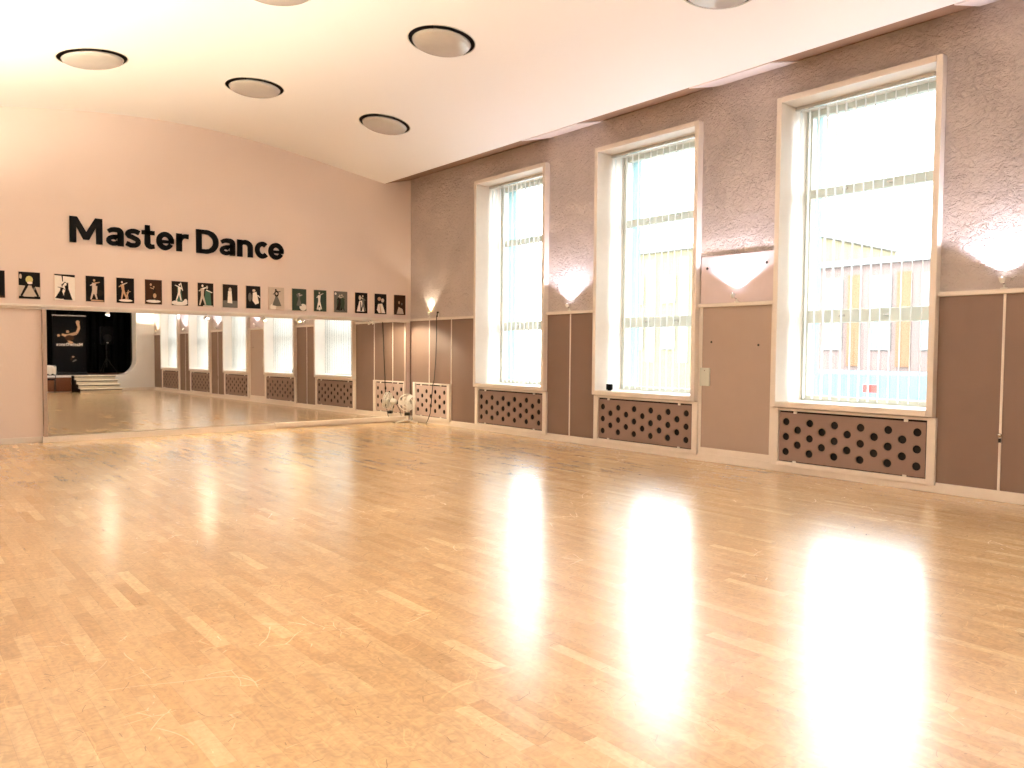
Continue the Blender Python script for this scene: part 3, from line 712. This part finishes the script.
m=MB(); m.box(-.02,.02,-.02,.02,0,.014,.003); m.obj('foot',M['black'],t)

# white floor fan in the corner
t=thing('floor_fan','small white floor fan standing in the corner before the mirror end','fan',(-.30,-.36,0),math.radians(-38))
m=MB(); c0=Vector((0,-.05,.40)); ax=Vector((0,-1,.12)).normalized()
def ringpts(c,ax,r,n=36):
    ax=ax.normalized(); x=ax.cross(Vector((0,0,1))).normalized(); y=ax.cross(x)
    return [c+(x*math.cos(2*PI*k/n)+y*math.sin(2*PI*k/n))*r for k in range(n)]
RF=.165
for d_,r_ in ((0,RF),(.045,RF*.97),(-.045,RF*.97),(.07,RF*.62),(-.07,RF*.62)): m.tube(ringpts(c0+ax*d_,ax,r_),.004 if r_<RF else .007,6,True)
a0=ringpts(c0,ax,RF,28); f0=ringpts(c0+ax*.045,ax,RF*.97,28); f1=ringpts(c0+ax*.07,ax,RF*.62,28); b0=ringpts(c0-ax*.045,ax,RF*.97,28); b1=ringpts(c0-ax*.07,ax,RF*.62,28)
for k_ in range(28):
    m.tube([a0[k_],f0[k_],f1[k_],c0+ax*.078],.0022,5); m.tube([a0[k_],b0[k_],b1[k_],c0-ax*.075],.0022,5)
m.obj('cage',M['plaswhite'],t)
m=MB()
for k_ in range(3):
    a_=2*PI*k_/3; x=ax.cross(Vector((0,0,1))).normalized(); y=ax.cross(x)
    d1=x*math.cos(a_)+y*math.sin(a_); d2=-x*math.sin(a_)+y*math.cos(a_)
    q=[c0+d1*.03-d2*.015+ax*.012,c0+d1*.15-d2*.04+ax*.02,c0+d1*.165+d2*.03-ax*.005,c0+d1*.09+d2*.07-ax*.02,c0+d1*.03+d2*.03-ax*.012]
    lo=[m.b.verts.new(p) for p in q]; hi=[m.b.verts.new(p+ax*.004) for p in q]
    m.b.faces.new(lo); m.b.faces.new(hi[::-1])
    for i in range(5): m.b.faces.new((lo[i],hi[i],hi[(i+1)%5],lo[(i+1)%5]))
m.lathe([(0,.03),(.02,.028),(.032,.015),(.034,-.02),(0,-.02)],c0,ax,18); m.obj('blades',M['plaswhite'],t)
m=MB(); m.lathe([(0,-.20),(.035,-.195),(.055,-.16),(.062,-.10),(.05,-.078),(0,-.078)],c0,ax,22); m.obj('motor_housing',M['plaswhite'],t)
m=MB(); m.tube([(0,.06,.36),(0,.06,.30),(0,.03,.16),(0,.0,.05)],.016,10); m.lathe([(0,.38),(.026,.37),(.03,.33),(.02,.3),(0,.3)],(0,.06,0),n=14); m.obj('pole',M['plaswhite'],t)
m=MB()
m.tube([(-.2,-.15,.012),(-.19,.1,.014),(-.12,.15,.02),(0,.02,.055),(.12,.15,.02),(.19,.1,.014),(.2,-.15,.012)],.012,8); m.tube([(-.2,-.15,.012),(0,.0,.055),(.2,-.15,.012)],.012,8); m.obj('foot',M['plaswhite'],t)
m=MB(); m.box(-.05,.05,-.03,.05,.14,.2,.012); m.obj('control_box',M['dark'],t)
m=MB(); m.tube([(0,.12,.36),(.05,.2,.2),(.08,.22,.05),(.03,.1,.008),(-.05,-.05,.008),(-.2,-.1,.008),(-.28,-.02,.008)],.006,6); m.obj('cable',M['dark'],t)

# ------------------------------------------------------------------ stage end (seen in the mirror)
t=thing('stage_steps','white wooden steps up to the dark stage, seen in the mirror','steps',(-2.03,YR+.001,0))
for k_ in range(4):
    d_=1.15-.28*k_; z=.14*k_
    m=MB(); m.box(-.63,.63,0.0,d_-.045,z,z+.08,.002); m.obj('riser',M['stepw'],t)
    m=MB(); m.box(-.64,.64,0.0,d_-.035,z+.08,z+.105); m.obj('painted_nosing_shadow',M['black'],t)  # black strip painted in for the shadow line under the tread nosing
    m=MB(); m.box(-.65,.65,0.0,d_+.02,z+.105,z+.14,.004); m.obj('tread',M['stepw'],t)
    m=MB(); m.box(-.68,-.65,0,d_-.02,z,z+.14,.002); m.obj('side_cheek',M['black'],t)
t=thing('stage_curtain','black curtain closing the back of the stage, seen in the mirror','curtain',(-4.36,YR-2.6,SZ0))
for xa,xb in ((-4.2,0.1),(-.0,4.2)):
    m=MB(); n=120; lo=[];hi=[]
    for i in range(n+1):
        x=xa+(xb-xa)*i/n; y=.06*math.sin(i*.9)+.02*math.sin(i*2.3); lo.append(m.b.verts.new((x,y,.02))); hi.append(m.b.verts.new((x,y*.8,3.6)))
    for i in range(n):
        f=m.b.faces.new((lo[i],lo[i+1],hi[i+1],hi[i])); f.smooth=True
    m.obj('curtain_panel',M['blackfab'],t,recalc=False)
m=MB(); m.tube([(-4.3,0,3.62),(4.3,0,3.62)],.02,10); m.obj('curtain_rod',M['dark'],t)

t=thing('roll_up_banner','black roll up banner with a dancer and white lettering, seen in the mirror','banner',(-2.60,YR-.75,SZ0))
m=MB(); m.box(-.52,.52,-.02,.02,.10,2.06,.0); m.obj('printed_sheet',M['black'],t)
m=MB(); m.box(-.53,.53,-.03,.03,2.06,2.10,.006); m.obj('top_bar',M['chrome'],t)
m=MB(); m.box(-.54,.54,-.09,.09,0,.10,.02); m.obj('base_cassette',M['dark'],t)
m=MB(); L=[]
# mirrored sense is left to the mirror: drawn as one reads it in the room, facing +y
L.append((limb(-.25,1.92,-.30,1.75,.05,.035),'skin')); L.append((limb(-.30,1.75,-.22,1.55,.04,.04),'skin')); L.append((limb(-.22,1.55,.1,1.45,.05,.05),'tan')); L.append((limb(.1,1.45,.24,1.50,.05,.03),'skin'))
L.append((limb(.08,1.45,-.02,1.18,.06,.03),'tan')); L.append((ell(.34,1.46,.045,.045),'skin')); L.append((ell(.06,1.6,.05,.05),'tan')); L.append((ell(-.04,1.22,.07,.04),'skin')); L.append((ell(-.26,1.94,.06,.06),'skin')); L.append((ell(.0,1.38,.15,.1),'brown'))
L.append((limb(-.2,.62,-.08,.55,.03,.02),'grey')); L.append((ell(-.1,.72,.04,.03),'tan')); L.append((limb(-.08,.7,-.02,.6,.03,.02),'brown'))
for i,(poly,c) in enumerate(L):
    m.mi=MN.index(c); m.prism([(-a,b-.08) for a,b in poly],.0205,.0225+.0001*i)
m.obj('dancer_print',[P_[n_] for n_ in MN],t)
m=MB()
xx=0
for ch,w in (('M',.445),('a',.25),('s',.223),('t',.2),('e',.27),('r',.193),('D',.365),('a',.26),('n',.27),('c',.25),('e',.28)):
    l_=MB(); letter(ch,l_,w,0,1); 
    for v in l_.b.verts: v.co=Vector((.40-(xx+v.co.x)*.235, .0205+.004*v.co.y, 1.02+v.co.z*.27))
    me=bpy.data.meshes.new('x'); l_.b.to_mesh(me); l_.b.free(); m.b.from_mesh(me); bpy.data.meshes.remove(me)
    xx+=w+.045
m.obj('lettering',P_['white'],t)

# loudspeaker on a stand at the back of the stage
t=thing('speaker_stand','black tripod speaker stand on the dark stage, seen in the mirror','stand',(-1.25,YR-1.5,SZ0))
m=MB(); m.tube([(0,0,.25),(0,0,1.1)],.018,10); m.obj('pole',M['dark'],t)
for k_ in range(3):
    a_=2*PI*k_/3+.4; m=MB(); m.tube([(0,0,.6),(.38*math.cos(a_),.38*math.sin(a_),.015)],.012,8); m.obj('leg',M['dark'],t)
t=thing('loudspeaker','black loudspeaker on a stand on the dark stage, seen in the mirror','loudspeaker',(-1.25,YR-1.5,SZ0+1.1))
m=MB(); m.box(-.2,.2,-.17,.17,0,.65,.03); m.obj('cabinet',M['black'],t)
m=MB(); m.lathe([(0,.0),(.13,.0),(.15,.02),(.0,.03)],(0,.165,.22),(0,1,0),24); m.obj('woofer',M['dark'],t)
m=MB(); m.box(-.03,.03,.165,.178,.04,.07); m.obj('badge',M['plaswhite'],t)

# chair by the stage with a white garment over its back
t=thing('stacking_chair','black chair at the foot of the stage, seen in the mirror','chair',(-3.52,YR+.62,0),math.radians(15))
m=MB(); m.box(-.22,.22,-.22,.22,.43,.48,.02); m.obj('seat',M['black'],t)
m=MB(); m.box(-.21,.21,-.25,-.22,.58,.88,.012); m.obj('backrest',M['black'],t)
for sx in (-.2,.2):
    m=MB(); m.tube([(sx,-.24,.9),(sx,-.22,.45),(sx,-.26,.012)],.012,8); m.obj('leg',M['dark'],t)
    m=MB(); m.tube([(sx,.2,.44),(sx,.24,.012)],.012,8); m.obj('leg',M['dark'],t)
m=MB(); n=14; prof=[(.03,.62),(.035,.75),(.032,.86),(.0,.925),(-.035,.86),(-.045,.72),(-.05,.60)]
g=[]
for i in range(n+1):
    x=-.22+.44*i/n; row=[]
    for j,(py,pz) in enumerate(prof):
        row.append(m.b.verts.new((x*(1.0+.05*math.sin(j)),py-.235+.008*math.sin(i*1.7+j),pz-.03*abs(x)/.22*(pz>.8)+(.02*math.sin(i*1.3) if j in (0,6) else 0))))
    g.append(row)
for i in range(n):
    for j in range(len(prof)-1):
        f=m.b.faces.new((g[i][j],g[i+1][j],g[i+1][j+1],g[i][j+1])); f.smooth=True
o=m.obj('white_jacket',M['plaswhite'],None,(-3.52,YR+.62,0)); o.rotation_euler=(0,0,math.radians(15)); tag(o,'white garment draped over the chair back by the stage, seen in the mirror','jacket')

# ------------------------------------------------------------------ outside, across the street
m=MB(); m.box(TH,90,-70,90,-1.2,-1.0); m.obj('ground',M['asphalt'],kind='structure')
M['pink']=plain('pink_brick',rgb(124,104,98),.9,mott=.05,scale=2)
M['ochre']=plain('ochre_render',rgb(132,120,92),.9,mott=.05,scale=2)
M['orange']=plain('orange_brick',rgb(128,92,64),.9,mott=.08,scale=3)
M['bwhite']=plain('white_render',rgb(134,132,128),.9)
M['bglass']=plain('facade_glass',rgb(104,114,120),.2)
M['paleblue']=plain('pale_blue_panel',rgb(92,122,138),.5)
M['redsign']=plain('red_sign',rgb(150,46,34),.5)
def building(label,x,y0,y1,h,wall,band,nf,nw,zbase):
    t=thing('street_building',label,'building',(x,(y0+y1)/2,-1.0))
    W=(y1-y0)/2
    m=MB(); m.box(0,9,-W,W,0,h+1); m.obj('wall',wall,t)
    m=MB(); m.box(-.25,9.2,-W-.2,W+.2,h+1,h+1.25); m.obj('roof',M['bwhite'],t)
    st=2*W/nw
    for k_ in range(nw):
        yc=-W+st*(k_+.5)
        m=MB(); m.box(-.06,0,yc-st*.5,yc-st*.22,zbase,h+.6); m.obj('facade_pier',band,t)
        for f_ in range(nf):
            z0=zbase+.7+f_*(h-zbase)/nf
            m=MB(); m.box(-.09,0,yc-st*.12,yc+st*.32,z0,z0+1.5,.02); w_=m.obj('window',M['bwhite'],t)
            m=MB(); m.box(-.1,-.085,yc-st*.09,yc+st*.29,z0+.08,z0+1.42); m.obj('pane',M['bglass'],w_)
    return t
building('pale pink brick building with orange piers outside the rightmost window',25,-14.,5.2,5.3,M['pink'],M['orange'],2,9,1.9)
building('pale yellow building outside the middle window',25,5.65,19.,6.9,M['ochre'],M['bwhite'],2,6,1.9)
t=thing('bus','pale blue bus with a red sign outside the rightmost window','bus',(22.5,-1.,-1.0))
m=MB(); m.box(-1.2,1.2,-5.5,5.5,.35,1.75,.12); m.obj('body',M['paleblue'],t)
m=MB(); m.box(-1.21,-1.19,1.55,2.1,.95,1.25,.0); m.obj('red_panel',M['redsign'],t)
for yy in (-3.8,3.6):
    m=MB(); m.lathe([(0,0),(.45,0),(.45,.28),(0,.28)],(-1.18,yy,.45),(1,0,0),24); m.obj('wheel',M['black'],t)
